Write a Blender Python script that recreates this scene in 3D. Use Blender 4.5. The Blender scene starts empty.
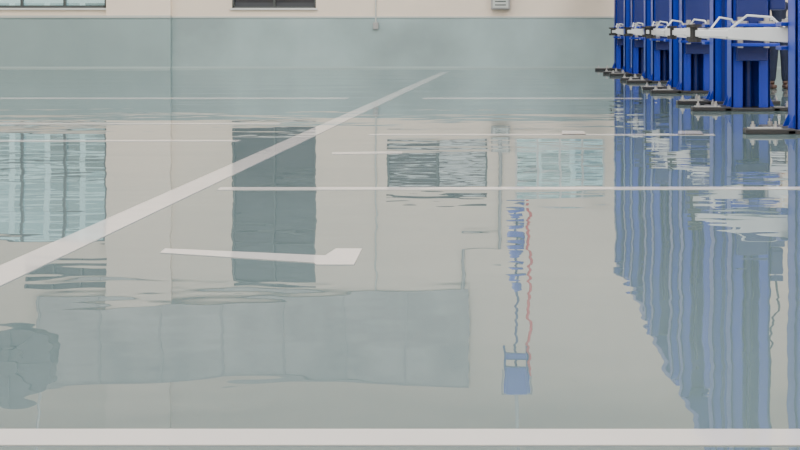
import bpy, bmesh, math, random
from mathutils import Vector
random.seed(4)
D=34.2; F=1300.0; PX=505; PY=30
def wx(px): return (px-PX)/38.0
def wz(py): return (68-py)/38.0
def fl(px,py):
    Y=py-PY; return ((px-PX)/Y, F/Y)

# ---------- materials ----------
def mat(name,col,rough=0.5,metal=0,var=0.0,vscale=3.0,spec=0.5,emit=0,bump=0):
    m=bpy.data.materials.new(name); m.use_nodes=True
    nt=m.node_tree; b=nt.nodes['Principled BSDF']
    b.inputs['Base Color'].default_value=(*col,1)
    b.inputs['Roughness'].default_value=rough
    b.inputs['Metallic'].default_value=metal
    b.inputs['Specular IOR Level'].default_value=spec
    if emit:
        b.inputs['Emission Color'].default_value=(*col,1); b.inputs['Emission Strength'].default_value=emit
    if var>0:
        tc=nt.nodes.new('ShaderNodeTexCoord'); n=nt.nodes.new('ShaderNodeTexNoise')
        n.inputs['Scale'].default_value=vscale; n.inputs['Detail'].default_value=4
        r=nt.nodes.new('ShaderNodeValToRGB')
        r.color_ramp.elements[0].position=.35; r.color_ramp.elements[1].position=.65
        r.color_ramp.elements[0].color=(*[max(0,c*(1-var)) for c in col],1)
        r.color_ramp.elements[1].color=(*[min(1,c*(1+var)) for c in col],1)
        nt.links.new(tc.outputs['Object'],n.inputs['Vector']); nt.links.new(n.outputs['Fac'],r.inputs['Fac'])
        nt.links.new(r.outputs['Color'],b.inputs['Base Color'])
    return m

def ripple(m,strength=1.0):
    nt=m.node_tree; b=nt.nodes['Principled BSDF']
    g=nt.nodes.new('ShaderNodeNewGeometry')
    def noise(sc,det,stretch):
        mp=nt.nodes.new('ShaderNodeMapping'); mp.inputs['Scale'].default_value=stretch
        n=nt.nodes.new('ShaderNodeTexNoise'); n.inputs['Scale'].default_value=sc; n.inputs['Detail'].default_value=det
        nt.links.new(g.outputs['Position'],mp.inputs['Vector']); nt.links.new(mp.outputs['Vector'],n.inputs['Vector'])
        return n
    n1=noise(0.9,1.0,(0.6,1,1)); n2=noise(4.5,1.0,(0.6,1,1)); n3=noise(1.3,1.0,(0.10,1,1))
    ma=nt.nodes.new('ShaderNodeMath'); ma.operation='MULTIPLY_ADD'
    nt.links.new(n2.outputs['Fac'],ma.inputs[0]); ma.inputs[1].default_value=0.15
    nt.links.new(n1.outputs['Fac'],ma.inputs[2])
    mb=nt.nodes.new('ShaderNodeMath'); mb.operation='MULTIPLY_ADD'
    nt.links.new(n3.outputs['Fac'],mb.inputs[0]); mb.inputs[1].default_value=0.55
    nt.links.new(ma.outputs[0],mb.inputs[2])
    bp=nt.nodes.new('ShaderNodeBump'); bp.inputs['Strength'].default_value=1.0
    bp.inputs['Distance'].default_value=0.0075*strength
    nt.links.new(mb.outputs[0],bp.inputs['Height']); nt.links.new(bp.outputs['Normal'],b.inputs['Normal'])
    return m

M_floor=ripple(mat('epoxy_floor',(0.108,0.155,0.162),0.008,var=.05,vscale=.35))
fb=M_floor.node_tree.nodes['Principled BSDF']; fb.inputs['IOR'].default_value=2.8; fb.inputs['Specular Tint'].default_value=(.90,.97,1,1)
M_line=ripple(mat('line_paint',(0.56,0.54,0.53),0.05,var=.03,vscale=2)); M_line.node_tree.nodes['Principled BSDF'].inputs['IOR'].default_value=1.8
M_cream=mat('cream_wall',(0.76,0.655,0.535),0.7,var=.02,vscale=.6)
M_cream2=mat('cream_pilaster',(0.82,0.70,0.58),0.7)
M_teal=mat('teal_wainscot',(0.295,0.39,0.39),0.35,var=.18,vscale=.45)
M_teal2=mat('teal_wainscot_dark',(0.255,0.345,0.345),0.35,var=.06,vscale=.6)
M_cap=mat('cap_trim',(0.50,0.53,0.5),0.4)
M_base=mat('skirting_paint',(0.36,0.45,0.44),0.4)
M_white=mat('white_paint',(0.8,0.8,0.8),0.6)
M_frame=mat('window_frame',(0.62,0.62,0.6),0.4)
M_dframe=mat('dark_frame',(0.06,0.07,0.07),0.4)
M_dark=mat('smoked_glass',(0.020,0.022,0.030),0.3,var=.25,vscale=1.2)
M_slat=mat('blind_slat',(0.045,0.05,0.06),0.5)
M_slatw=mat('blind_slat_light',(0.6,0.66,0.66),0.5)
M_frost=mat('frosted_panel',(0.36,0.36,0.345),0.5,var=.22,vscale=.7)
M_blue=mat('blue_enamel',(0.003,0.028,0.36),0.32,var=.08,vscale=2)
M_blue2=mat('blue_enamel_dark',(0.003,0.014,0.13),0.4)
M_black=mat('black_rubber',(0.02,0.02,0.022),0.5)
M_arm=mat('arm_grey',(0.66,0.68,0.70),0.35,var=.04)
M_steel=mat('steel',(0.5,0.5,0.52),0.3,metal=.9)
M_grey=mat('grey_box',(0.32,0.32,0.31),0.5)
M_duct=mat('duct_metal',(0.09,0.10,0.105),0.45,metal=.2,var=.2,vscale=3)
M_red=mat('red_hose',(0.6,0.03,0.02),0.4)
M_navy=mat('navy_cloth',(0.012,0.018,0.045),0.9,var=.2,vscale=8)
M_skin=mat('skin',(0.55,0.32,0.22),0.6)
M_hair=mat('hair',(0.02,0.013,0.01),0.7)
M_shoe=mat('shoe_leather',(0.06,0.03,0.02),0.5)
M_lamp=mat('lamp_diffuser',(1,0.97,0.92),0.5,emit=1.0)

# ---------- helpers ----------
def link(o,parent=None):
    bpy.context.scene.collection.objects.link(o)
    if parent: o.parent=parent
    return o
def empty(name,loc=(0,0,0)):
    o=bpy.data.objects.new(name,None); o.location=loc; return link(o)
def bm_obj(name,bm,m,parent=None,smooth=False,bevel=0,loc=None):
    bmesh.ops.recalc_face_normals(bm,faces=bm.faces)
    me=bpy.data.meshes.new(name); bm.to_mesh(me); bm.free()
    for x in (m if isinstance(m,list) else [m]): me.materials.append(x)
    if smooth:
        for p in me.polygons: p.use_smooth=True
    o=bpy.data.objects.new(name,me)
    if loc: o.location=loc
    link(o,parent)
    if bevel:
        b=o.modifiers.new('bevel','BEVEL'); b.width=bevel; b.segments=2; b.limit_method='ANGLE'
    return o
def addbox(bm,b):
    x0,x1,y0,y1,z0,z1=b
    v=[bm.verts.new(p) for p in [(x0,y0,z0),(x1,y0,z0),(x1,y1,z0),(x0,y1,z0),(x0,y0,z1),(x1,y0,z1),(x1,y1,z1),(x0,y1,z1)]]
    for f in [(0,1,2,3),(4,5,6,7),(0,1,5,4),(1,2,6,5),(2,3,7,6),(3,0,4,7)]: bm.faces.new([v[i] for i in f])
def boxes(name,bs,m,parent=None,bevel=0,loc=None):
    bm=bmesh.new()
    for b in bs: addbox(bm,b)
    return bm_obj(name,bm,m,parent,bevel=bevel,loc=loc)
def addcyl(bm,p0,p1,r0,r1=None,seg=20):
    r1=r0 if r1 is None else r1
    p0=Vector(p0);p1=Vector(p1);ax=(p1-p0).normalized()
    u=ax.orthogonal().normalized(); w=ax.cross(u)
    a=[];b=[]
    for i in range(seg):
        t=2*math.pi*i/seg; d=u*math.cos(t)+w*math.sin(t)
        a.append(bm.verts.new(p0+d*r0)); b.append(bm.verts.new(p1+d*r1))
    for i in range(seg):
        j=(i+1)%seg; bm.faces.new((a[i],a[j],b[j],b[i]))
    bm.faces.new(a); bm.faces.new(b)
def cyls(name,cs,m,parent=None,seg=20,loc=None):
    bm=bmesh.new()
    for c in cs: addcyl(bm,*c,seg=seg)
    return bm_obj(name,bm,m,parent,loc=loc)
def tube(name,pts,r,m,parent=None):
    cu=bpy.data.curves.new(name,'CURVE'); cu.dimensions='3D'; cu.bevel_depth=r; cu.bevel_resolution=2
    s=cu.splines.new('POLY'); s.points.add(len(pts)-1)
    for i,p in enumerate(pts): s.points[i].co=(*p,1)
    cu.materials.append(m)
    return link(bpy.data.objects.new(name,cu),parent)

# ---------- room ----------
XL,XR,YB,H=-22,13,-10,10.6
boxes('floor',[(XL,XR,YB,D+.3,-.2,0)],M_floor)
boxes('ceiling',[(XL,XR,YB,D+.3,H,H+.2)],M_white)
boxes('wall_left',[(XL-.2,XL,YB,D+.3,-.2,H)],M_cream)
boxes('wall_right',[(XR,XR+.2,YB,D+.3,-.2,H)],M_cream)
boxes('wall_back',[(XL,XR,YB-.2,YB,-.2,H)],M_cream)
W=[ (wx(-150),wx(107),wz(8),wz(-101)), (wx(25),wx(107),5.15,5.72), (wx(232),wx(316),wz(8),5.75),
    (wx(387),wx(487),2.02,3.30), (wx(515),wx(605),1.95,3.30) ]
zW=1.32
def holed(name,x0,x1,z0,z1,y0,y1,holes,m):
    xs=sorted(set([x0,x1]+[h[i] for h in holes for i in (0,1)])); zs=sorted(set([z0,z1]+[h[i] for h in holes for i in (2,3)]))
    bm=bmesh.new()
    for i in range(len(xs)-1):
        for j in range(len(zs)-1):
            cx=(xs[i]+xs[i+1])/2; cz=(zs[j]+zs[j+1])/2
            if any(h[0]<cx<h[1] and h[2]<cz<h[3] for h in holes): continue
            addbox(bm,(xs[i],xs[i+1],y0,y1,zs[j],zs[j+1]))
    return bm_obj(name,bm,m)
holed('wall_front',XL,XR,0,H,D,D+.25,W,M_cream)
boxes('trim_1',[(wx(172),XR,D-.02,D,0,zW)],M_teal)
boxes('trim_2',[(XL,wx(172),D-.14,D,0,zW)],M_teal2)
boxes('trim_3',[(wx(172),XR,D-.04,D,zW,zW+.04),(XL,wx(172),D-.17,D,zW,zW+.06)],M_cap)
boxes('trim_4',[(wx(108),wx(172),D-.15,D,zW+.06,H)],M_cream2)
boxes('baseboard_front',[(wx(172),XR,D-.035,D-.02,0,.04),(XL,wx(172),D-.155,D-.14,0,.04)],M_base)

def window(idx,w,nx,nz,fm,ft=.05,pane=None,slats=None,sm=None,sill=True):
    e=empty('window_%d'%idx,((w[0]+w[1])/2,D,w[2])); ox,oz=(w[0]+w[1])/2,w[2]
    x0,x1,z0,z1=w[0]-ox,w[1]-ox,0,w[3]-oz
    fr=[(x0,x1,.02,.12,z0,z0+ft),(x0,x1,.02,.12,z1-ft,z1),(x0,x0+ft,.02,.12,z0,z1),(x1-ft,x1,.02,.12,z0,z1)]
    for i in range(1,nx):
        x=x0+(x1-x0)*i/nx; fr.append((x-ft/2,x+ft/2,.03,.11,z0,z1))
    for i in range(1,nz):
        z=z0+(z1-z0)*i/nz; fr.append((x0,x1,.03,.11,z-ft/2,z+ft/2))
    boxes('frame',fr,fm,e)
    if sill: boxes('sill',[(x0-.04,x1+.04,-.06,.02,z0-.05,z0)],M_frame,e)
    if pane: boxes('pane',[(x0,x1,.14,.16,z0,z1)],pane,e)
    if slats:
        bs=[];z=z0+ft
        while z<z1-ft:
            bs.append((x0+ft,x1-ft,.125,.135,z,z+slats*.6)); z+=slats
        boxes('blind',bs,sm,e)
    return e
gl=bpy.data.materials.new('clear_glass'); gl.use_nodes=True
nt=gl.node_tree; nt.nodes.clear(); o=nt.nodes.new('ShaderNodeOutputMaterial'); mx=nt.nodes.new('ShaderNodeMixShader')
t=nt.nodes.new('ShaderNodeBsdfTransparent'); t.inputs[0].default_value=(.80,.93,.92,1); g=nt.nodes.new('ShaderNodeBsdfGlossy'); g.inputs['Roughness'].default_value=.02
mx.inputs[0].default_value=.10; nt.links.new(t.outputs[0],mx.inputs[1]); nt.links.new(g.outputs[0],mx.inputs[2]); nt.links.new(mx.outputs[0],o.inputs[0])
window(1,W[0],6,4,M_dframe,.07,pane=gl)
window(2,W[1],3,1,M_dframe,.05,pane=M_dark,sill=False)
window(3,W[2],2,3,M_dframe,.05,pane=M_dark,slats=.16,sm=M_slat)
e4=window(4,W[3],2,1,M_dframe,.05,pane=M_dark)
hw=(W[3][1]-W[3][0])/2
boxes('blind',[(0.05,hw-.05,.125,.135,.06+.16*i,.06+.16*i+.10) for i in range(7)]+[(-hw+.05,0,.125,.135,.10+.32*i,.10+.32*i+.06) for i in range(4)],M_slatw,e4)
window(5,W[4],4,3,M_frame,.05,pane=gl)
e=empty('window_6',(wx(40),D-.16,5.95)); L=wx(468)-wx(40)
boxes('panel',[(0,L,-.03,0.15,0,2.35)],M_frost,e)
boxes('mullions',[(L*i/7-.03,L*i/7+.03,-.06,-.03,0,2.35) for i in range(8)],M_grey,e)
boxes('rails',[(-.05,L+.05,-.07,-.03,2.30,2.38)],M_grey,e)

# exterior
fac=bpy.data.materials.new('facade'); fac.use_nodes=True
nt=fac.node_tree; b=nt.nodes['Principled BSDF']; tc=nt.nodes.new('ShaderNodeTexCoord'); mp=nt.nodes.new('ShaderNodeMapping'); mp.inputs['Rotation'].default_value=(math.pi/2,0,0)
br=nt.nodes.new('ShaderNodeTexBrick'); br.offset=0; br.inputs['Scale'].default_value=1; br.inputs['Color1'].default_value=(.08,.12,.13,1); br.inputs['Color2'].default_value=(.50,.60,.60,1); br.inputs['Mortar'].default_value=(.85,.88,.86,1)
br.inputs['Mortar Size'].default_value=.11; br.inputs['Brick Width'].default_value=1.3; br.inputs['Row Height'].default_value=.7
nt.links.new(tc.outputs['Object'],mp.inputs[0]); nt.links.new(mp.outputs[0],br.inputs['Vector']); nt.links.new(br.outputs['Color'],b.inputs['Base Color'])
boxes('neighbouring_building',[(-32,-8,48,54,0,9.0),(-31.5,-8.5,48.5,53.5,9.0,9.4),(-2,12,50,55,0,7.2),(-1.5,11.5,50.5,54.5,7.2,7.5)],fac)
boxes('ground',[(-60,60,D+.3,120,-.25,-.05)],mat('asphalt',(.3,.31,.3),.9,var=.1))

# wall fittings
e=empty('conduit_pipe',(0,0,0))
tube('pipe',[(wx(376),D-.03,5.9),(wx(376),D-.03,1.1)],.022,M_cap,e)
boxes('socket',[(wx(376)-.07,wx(376)+.07,D-.1,D-.02,1.02,1.2)],M_grey,e,.01)
e=empty('electrical_box',(0,0,0))
boxes('cabinet',[(wx(491),wx(510),D-.2,D-.04,1.54,2.1)],M_grey,e,.02)
boxes('door',[(wx(493),wx(508),D-.215,D-.2,1.58,2.06)],M_cap,e,.01)
boxes('vents',[(wx(495),wx(506),D-.22,D-.214,1.64+.09*i,1.67+.09*i) for i in range(4)],M_dframe,e)
tube('riser',[(wx(500),D-.05,2.1),(wx(500),D-.05,4.66),(wx(463),D-.05,4.66),(wx(463),D-.05,5.95)],.05,M_grey,e)

# ---------- floor markings ----------
def strip(name,pts,m=M_line,h=.003):
    bm=bmesh.new(); lo=[bm.verts.new((x,y,.0005)) for x,y in pts]; hi=[bm.verts.new((x,y,h)) for x,y in pts]
    bm.faces.new(hi); bm.faces.new(lo); n=len(pts)
    for i in range(n): bm.faces.new((lo[i],lo[(i+1)%n],hi[(i+1)%n],hi[i]))
    return bm_obj(name,bm,m)
w=.09
strip('aisle_line',[(-2.10-w,3.4),(-2.10+w,3.4),(-1.43+w,31),(-1.43-w,31)])
strip('bay_line_or_reflection',[(-1.80,8.12),(6,8.18),(6,8.31),(-1.80,8.25)])
strip('bay_line_or_reflection',[(-9,3.13),(9,3.12),(9,3.245),(-9,3.255)])
strip('corner_mark',[fl(160,253),fl(165,249),fl(325,256),fl(336,249),fl(362,249),fl(354,265),fl(316,265),fl(314,263)])
strip('bay_line_or_reflection',[fl(332,154.5),fl(332,152.5),fl(402,151.5),fl(402,153.5)])
strip('bay_line_or_reflection',[fl(562,135),fl(562,131),fl(584,131),fl(586,135)])
strip('bay_line_or_reflection',[fl(678,135),fl(678,131),fl(700,131),fl(704,135)])
strip('bay_line_or_reflection',[(-12,18.9),(-2.3,18.9),(-2.3,19.2),(-12,19.2)])  # pale reflection of the wall cap, painted on the floor as a strip
strip('bay_line_or_reflection',[(-1.2,18.9),(2.0,18.9),(2.0,19.2),(-1.2,19.2)])  # same painted cap reflection, right of the aisle line
strip('bay_line_or_reflection',[(-9,11.65),(-2.4,11.65),(-2.4,11.8),(-9,11.8)])  # thin pale strip left of the aisle line
strip('bay_line_or_reflection',[(-9,13.8),(-2.4,13.8),(-2.4,13.95),(-9,13.95)])  # second thin pale strip, farther back on the left
strip('bay_line_or_reflection',[(-1.3,12.35),(2.0,12.35),(2.0,12.48),(-1.3,12.48)])  # thin pale strip right of the aisle line

# ---------- car lifts ----------
COLH=4.8; CW=.48; CD=.34
def column(par,y,s,XC,LL=.9,LR=1.15):
    e=par; x0,x1=XC,XC+CW
    f=lambda a,b:(min(y+s*a,y+s*b),max(y+s*a,y+s*b))
    bs=[]
    a=f(-CD/2,-CD/2+.03); bs.append((x0,x1,*a,.03,COLH))
    a=f(-CD/2,CD/2); bs+= [(x0,x0+.03,*a,.03,COLH),(x1-.03,x1,*a,.03,COLH)]
    a=f(CD/2-.03,CD/2); bs+= [(x0,x0+.14,*a,.03,COLH),(x1-.14,x1,*a,.03,COLH)]
    boxes('column',bs,M_blue,e,.006)
    a=f(-CD/2-.025,-CD/2); boxes('column_ribs',[(x0+.11,x0+.15,*a,.03,COLH),(x1-.15,x1-.11,*a,.03,COLH)],M_blue2,e)
    cyls('hydraulic_cylinder',[((x0+.24,y,.03),(x0+.24,y,3.0),.05),((x0+.24,y,3.0),(x0+.24,y,4.2),.025)],M_blue2,e)
    a=f(-CD/2+.06,CD/2+.10); boxes('carriage',[(x0+.05,x1-.05,*a,.62,1.9)],M_blue2,e,.01)
    boxes('carriage_yoke',[(x0-.06,x1+.06,*f(CD/2+.02,CD/2+.30),.80,.84),(x0-.06,x1+.06,*f(CD/2+.02,CD/2+.30),1.04,1.08),(x0+.1,x1-.1,*f(CD/2+.02,CD/2+.08),.8,1.08)],M_blue,e,.008)
    boxes('base_plate',[(x0-.50,x0-.02,y-.30,y-.10,.0,.05),(x0-.26,x0-.02,y+.04,y+.34,.0,.05),(x1+.02,x1+.4,y-.30,y-.1,0,.05),(x0-.1,x1+.1,y-.3,y+.34,.0,.04)],M_black,e,.008)
    boxes('base_plate_trim',[(x0-.46,x0-.15,y-.28,y-.14,.05,.06)],M_grey,e)
    bm=bmesh.new()
    for bx,by in [(x0-.42,y-.21),(x0-.2,y-.21),(x0-.17,y+.2),(x1+.2,y-.21),(x1+.35,y-.21)]:
        addcyl(bm,(bx,by,.05),(bx,by,.09),.025,seg=6); addcyl(bm,(bx,by,.08),(bx,by,.12),.012,seg=8)
    bm_obj('anchor_bolts',bm,M_steel,e)
    bm=bmesh.new()
    for xx,dx in [(x0,-.06),(x1,.06)]:
        for yy in (y-.12,y+.12):
            v=[bm.verts.new(p) for p in [(xx,yy,.05),(xx+dx,yy,.05),(xx,yy,.18),(xx,yy+.015,.05),(xx+dx,yy+.015,.05),(xx,yy+.015,.18)]]
            for q in [(0,1,2),(3,4,5),(0,1,4,3),(1,2,5,4),(0,2,5,3)]: bm.faces.new([v[i] for i in q])
    bm_obj('gussets',bm,M_blue,e)
    yc=y+s*(CD/2+.17)
    for sx,xr,Ln in [(-1,x0+.08,LL),(1,x1-.08,LR)]:
        ya=yc; bm=bmesh.new()
        def pr(x_a,x_b,za0,za1,zb0,zb1,wa,wb,ya_,yb_):
            v=[bm.verts.new(p) for p in [(x_a,ya_-wa,za0),(x_a,ya_+wa,za0),(x_a,ya_+wa,za1),(x_a,ya_-wa,za1),(x_b,yb_-wb,zb0),(x_b,yb_+wb,zb0),(x_b,yb_+wb,zb1),(x_b,yb_-wb,zb1)]]
            for q in [(0,1,2,3),(4,5,6,7),(0,1,5,4),(1,2,6,5),(2,3,7,6),(3,0,4,7)]: bm.faces.new([v[i] for i in q])
        full=1.05; ly=math.sqrt(max(.02,full**2-Ln**2)) if Ln<1.0 else .16
        dy=s*ly
        xm=xr+sx*Ln*.66; xt=xr+sx*Ln
        pr(xr,xm,.87,1.03,.91,1.02,.09,.075,ya,ya+dy*.66)
        pr(xr+sx*Ln*.6,xt,.925,1.0,.93,1.0,.055,.05,ya+dy*.6,ya+dy)
        bm_obj('lift_arm',bm,M_arm,e,bevel=.008)
        cyls('arm_pad',[((xt,ya+dy,.90),(xt,ya+dy,1.03),.03),((xt,ya+dy,1.03),(xt,ya+dy,1.06),.075),((xt,ya+dy,.87),(xt,ya+dy,.92),.07)],M_black,e)
        cyls('arm_pivot',[((xr,ya,.78),(xr,ya,1.16),.035),((xr,ya,1.08),(xr,ya,1.11),.10)],M_steel,e)
        tube('arm_guard',[(xr+sx*Ln*.1,ya+dy*.1,1.03),(xr+sx*Ln*.2,ya+dy*.2,1.13),(xr+sx*Ln*.45,ya+dy*.45,1.15),(xr+sx*Ln*.62,ya+dy*.6,1.02)],.012,M_arm,e)
for (ya,yb,XC,la,lb) in [(12.75,16.3,2.81,.90,.70),(17.7,20.8,2.81,.45,.68),(22.0,24.8,2.80,.35,.3),(26.0,28.7,2.79,.3,.25),(29.9,32.5,2.74,.25,.2),(29.4,32.2,5.12,.3,.3)]:
    e=empty('car_lift')
    column(e,ya,1,XC,la); column(e,yb,-1,XC,lb)
    boxes('overhead_beam',[(XC+.06,XC+CW-.06,ya-.2,yb+.2,COLH,COLH+.16)],M_blue,e,.01)
    boxes('power_unit',[(XC+CW+.0,XC+CW+.2,yb-.14,yb+.12,1.25,1.75),(XC+CW+.02,XC+CW+.18,yb-.10,yb+.08,1.78,2.1)],M_blue2,e,.02)
    tube('hydraulic_hose',[(XC+CW+.1,yb,2.1),(XC+CW+.14,yb,2.5),(XC+CW+.03,yb,2.9),(XC+CW+.03,yb,COLH+.05)],.015,M_black,e)

# ---------- hanging hose reel ----------
hx,hy=.2,23.
e=empty('hose_reel')
cyls('drum',[((hx-.2,hy,5.05),(hx+.2,hy,5.05),.26),((hx-.22,hy,5.05),(hx-.18,hy,5.05),.36),((hx+.18,hy,5.05),(hx+.22,hy,5.05),.36)],M_blue,e,32)
boxes('bracket',[(hx-.03,hx+.03,hy-.03,hy+.03,5.38,H),(hx-.26,hx+.26,hy-.05,hy+.05,5.42,5.48),(hx-.26,hx-.235,hy-.05,hy+.05,5.0,5.48),(hx+.235,hx+.26,hy-.05,hy+.05,5.0,5.48)],M_grey,e)
boxes('motor_cover',[(hx-.19,hx+.19,hy-.40,hy-.2,4.72,5.38)],M_blue,e,.05)
tube('hose',[(hx+.22+.03*math.sin(k),hy-.22,5.0-k*.1) for k in range(31)],.026,M_red,e)
bm=bmesh.new()
for z,r in [(2.1,.17),(2.35,.13),(2.6,.17),(2.95,.14),(3.3,.19),(3.6,.09)]:
    addcyl(bm,(hx-.02,hy-.22,z-.07),(hx+.02,hy-.22,z+.07),r,r*.8)
bm_obj('couplings',bm,M_blue,e)
tube('cable',[(hx+.02*math.cos(k*1.3),hy-.22,4.85-k*.1) for k in range(29)],.022,M_blue2,e)
# ---------- exhaust fan ----------
fx,fy,fz=-10.5,27.6,6.1
e=empty('ventilation_fan')
cyls('housing',[((fx,fy,fz),(fx,fy+.6,fz),.82),((fx,fy-.04,fz),(fx,fy+.02,fz),.88),((fx,fy-.12,fz),(fx,fy-.04,fz),.2)],M_duct,e,40)
bm=bmesh.new()
for k in range(8):
    a=k*math.pi/4; addcyl(bm,(fx,fy-.06,fz),(fx+.8*math.cos(a),fy-.06,fz+.8*math.sin(a)),.03,.015,8)
bm_obj('guard',bm,M_duct,e)
cyls('hanger',[((fx-.5,fy+.3,fz+.6),(fx-.5,fy+.3,H),.03),((fx+.5,fy+.3,fz+.6),(fx+.5,fy+.3,H),.03)],M_grey,e)

# ---------- person ----------
def skin(name,verts,edges,radii,m,parent,root=0,sub=2):
    me=bpy.data.meshes.new(name); me.from_pydata(verts,edges,[]); me.materials.append(m)
    o=link(bpy.data.objects.new(name,me),parent)
    o.modifiers.new('skin','SKIN'); 
    for i,r in enumerate(radii): me.skin_vertices[0].data[i].radius=(r,r) if not isinstance(r,tuple) else r
    me.skin_vertices[0].data[root].use_root=True
    o.modifiers['skin'].use_smooth_shade=True
    s=o.modifiers.new('sub','SUBSURF'); s.levels=sub; s.render_levels=sub
    return o
px_,py_=4.70,22.3
P=empty('person',(px_,py_,0))
bv=[(0,0,.95),(0,0,1.12),(0,0,1.32),(0,.0,1.44),(0,-.01,1.52),
    (.09,0,.90),(.10,-.02,.50),(.11,.03,.10),(-.09,0,.90),(-.10,.0,.50),(-.11,.05,.10),
    (.19,0,1.40),(.25,.01,1.13),(.24,-.08,.90),(-.19,0,1.40),(-.25,.01,1.13),(-.24,-.08,.90)]
be=[(0,1),(1,2),(2,3),(3,4),(0,5),(5,6),(6,7),(0,8),(8,9),(9,10),(3,11),(11,12),(12,13),(3,14),(14,15),(15,16)]
br_=[(.15,.11),(.135,.10),(.16,.11),(.13,.09),.055,.11,.085,.065,.11,.085,.065,.06,.048,.036,.06,.048,.036]
skin('workwear',bv,be,br_,M_navy,P)
bm=bmesh.new(); bmesh.ops.create_uvsphere(bm,u_segments=28,v_segments=20,radius=1)
for v in bm.verts:
    x,y,z=v.co; 
    k=1-.22*max(0,-z); v.co=(x*.078*k,y*.098*k,z*.118)
    if y<-.2 and z<-.3: v.co.y-=.008
bm_obj('head',bm,M_skin,P,True,loc=(0,-.02,1.64))
bm=bmesh.new(); addcyl(bm,(0,0,1.46),(0,-.01,1.58),.055,.05); addcyl(bm,(0,-.112,1.655),(0,-.138,1.622),.008,.016,10)
for sx in (-1,1): addcyl(bm,(sx*.076,-.01,1.62),(sx*.09,.0,1.65),.022,.026,10)
bm_obj('neck_nose_ears',bm,M_skin,P,True)
bm=bmesh.new()
for sx in (-1,1): addcyl(bm,(sx*.03,-.105,1.655),(sx*.03,-.117,1.655),.012,.009,10)
addbox(bm,(-.025,.025,-.118,-.105,1.578,1.586)); bm_obj('eyes_mouth',bm,M_hair,P)
bm=bmesh.new(); bmesh.ops.create_uvsphere(bm,u_segments=28,v_segments=20,radius=1)
for v in list(bm.verts):
    if v.co.z<-.25 or (v.co.y<-.35 and v.co.z<.45): bm.verts.remove(v)
for v in bm.verts: v.co=(v.co.x*.085,v.co.y*.106,v.co.z*.125)
bm_obj('hair',bm,M_hair,P,True,loc=(0,-.015,1.645))
for sx in (-1,1):
    hxp=sx*.24; vs=[(hxp,-.09,.89),(hxp,-.11,.83)]; es=[(0,1)]; rs=[.026,(.02,.038)]
    for k,l in enumerate([.065,.075,.07,.055]):
        yy=-.14+.02*k; n=len(vs); vs+=[(hxp,yy,.79),(hxp-sx*.008,yy-.003,.79-l*.5),(hxp-sx*.022,yy,.79-l)]
        es+=[(1,n),(n,n+1),(n+1,n+2)]; rs+=[.009,.0085,.007]
    n=len(vs); vs+=[(hxp-sx*.01,-.15,.84),(hxp-sx*.02,-.165,.80)]; es+=[(1,n),(n,n+1)]; rs+=[.011,.009]
    skin('hand',vs,es,rs,M_skin,P,1,1)
    fy0=.03 if sx>0 else .05
    bm=bmesh.new(); addbox(bm,(sx*.11-.048,sx*.11+.048,fy0-.22,fy0+.06,0,.07)); addbox(bm,(sx*.11-.042,sx*.11+.042,fy0-.07,fy0+.055,.07,.13))
    bm_obj('shoe',bm,M_shoe,P,bevel=.025)

# ---------- light ----------
for lx in (-16,-9,-2,5,11):
    for ly in (-5,3,11,19,27):
        e=empty('ceiling_light',(lx,ly,H-.25))
        boxes('housing',[(-.7,.7,-2.2,2.2,.04,.14),(-.02,.02,-1.5,-1.46,.14,.25),(-.02,.02,1.46,1.5,.14,.25)],M_white,e)
        boxes('diffuser',[(-.66,.66,-2.1,2.1,.0,.04)],M_lamp,e)
        ld=bpy.data.lights.new('lamp','AREA'); ld.shape='RECTANGLE'; ld.size=1.3; ld.size_y=4.2; ld.energy=460; ld.color=(1,.98,.96)
        lo=bpy.data.objects.new('lamp',ld); lo.location=(0,0,-.02); link(lo,e)
wd=bpy.data.worlds.new('world'); bpy.context.scene.world=wd; wd.use_nodes=True
bg=wd.node_tree.nodes['Background']; bg.inputs[0].default_value=(.82,.92,1,1); bg.inputs[1].default_value=2.8

# ---------- camera ----------
cam=bpy.data.cameras.new('camera'); co=link(bpy.data.objects.new('camera',cam))
co.location=(0,0,1); co.rotation_euler=(math.pi/2,0,0)
cam.sensor_width=36; cam.lens=36*F/800; cam.shift_x=-(PX-400)/800; cam.shift_y=-(225-PY)/800
cam.clip_end=300
bpy.context.scene.camera=co
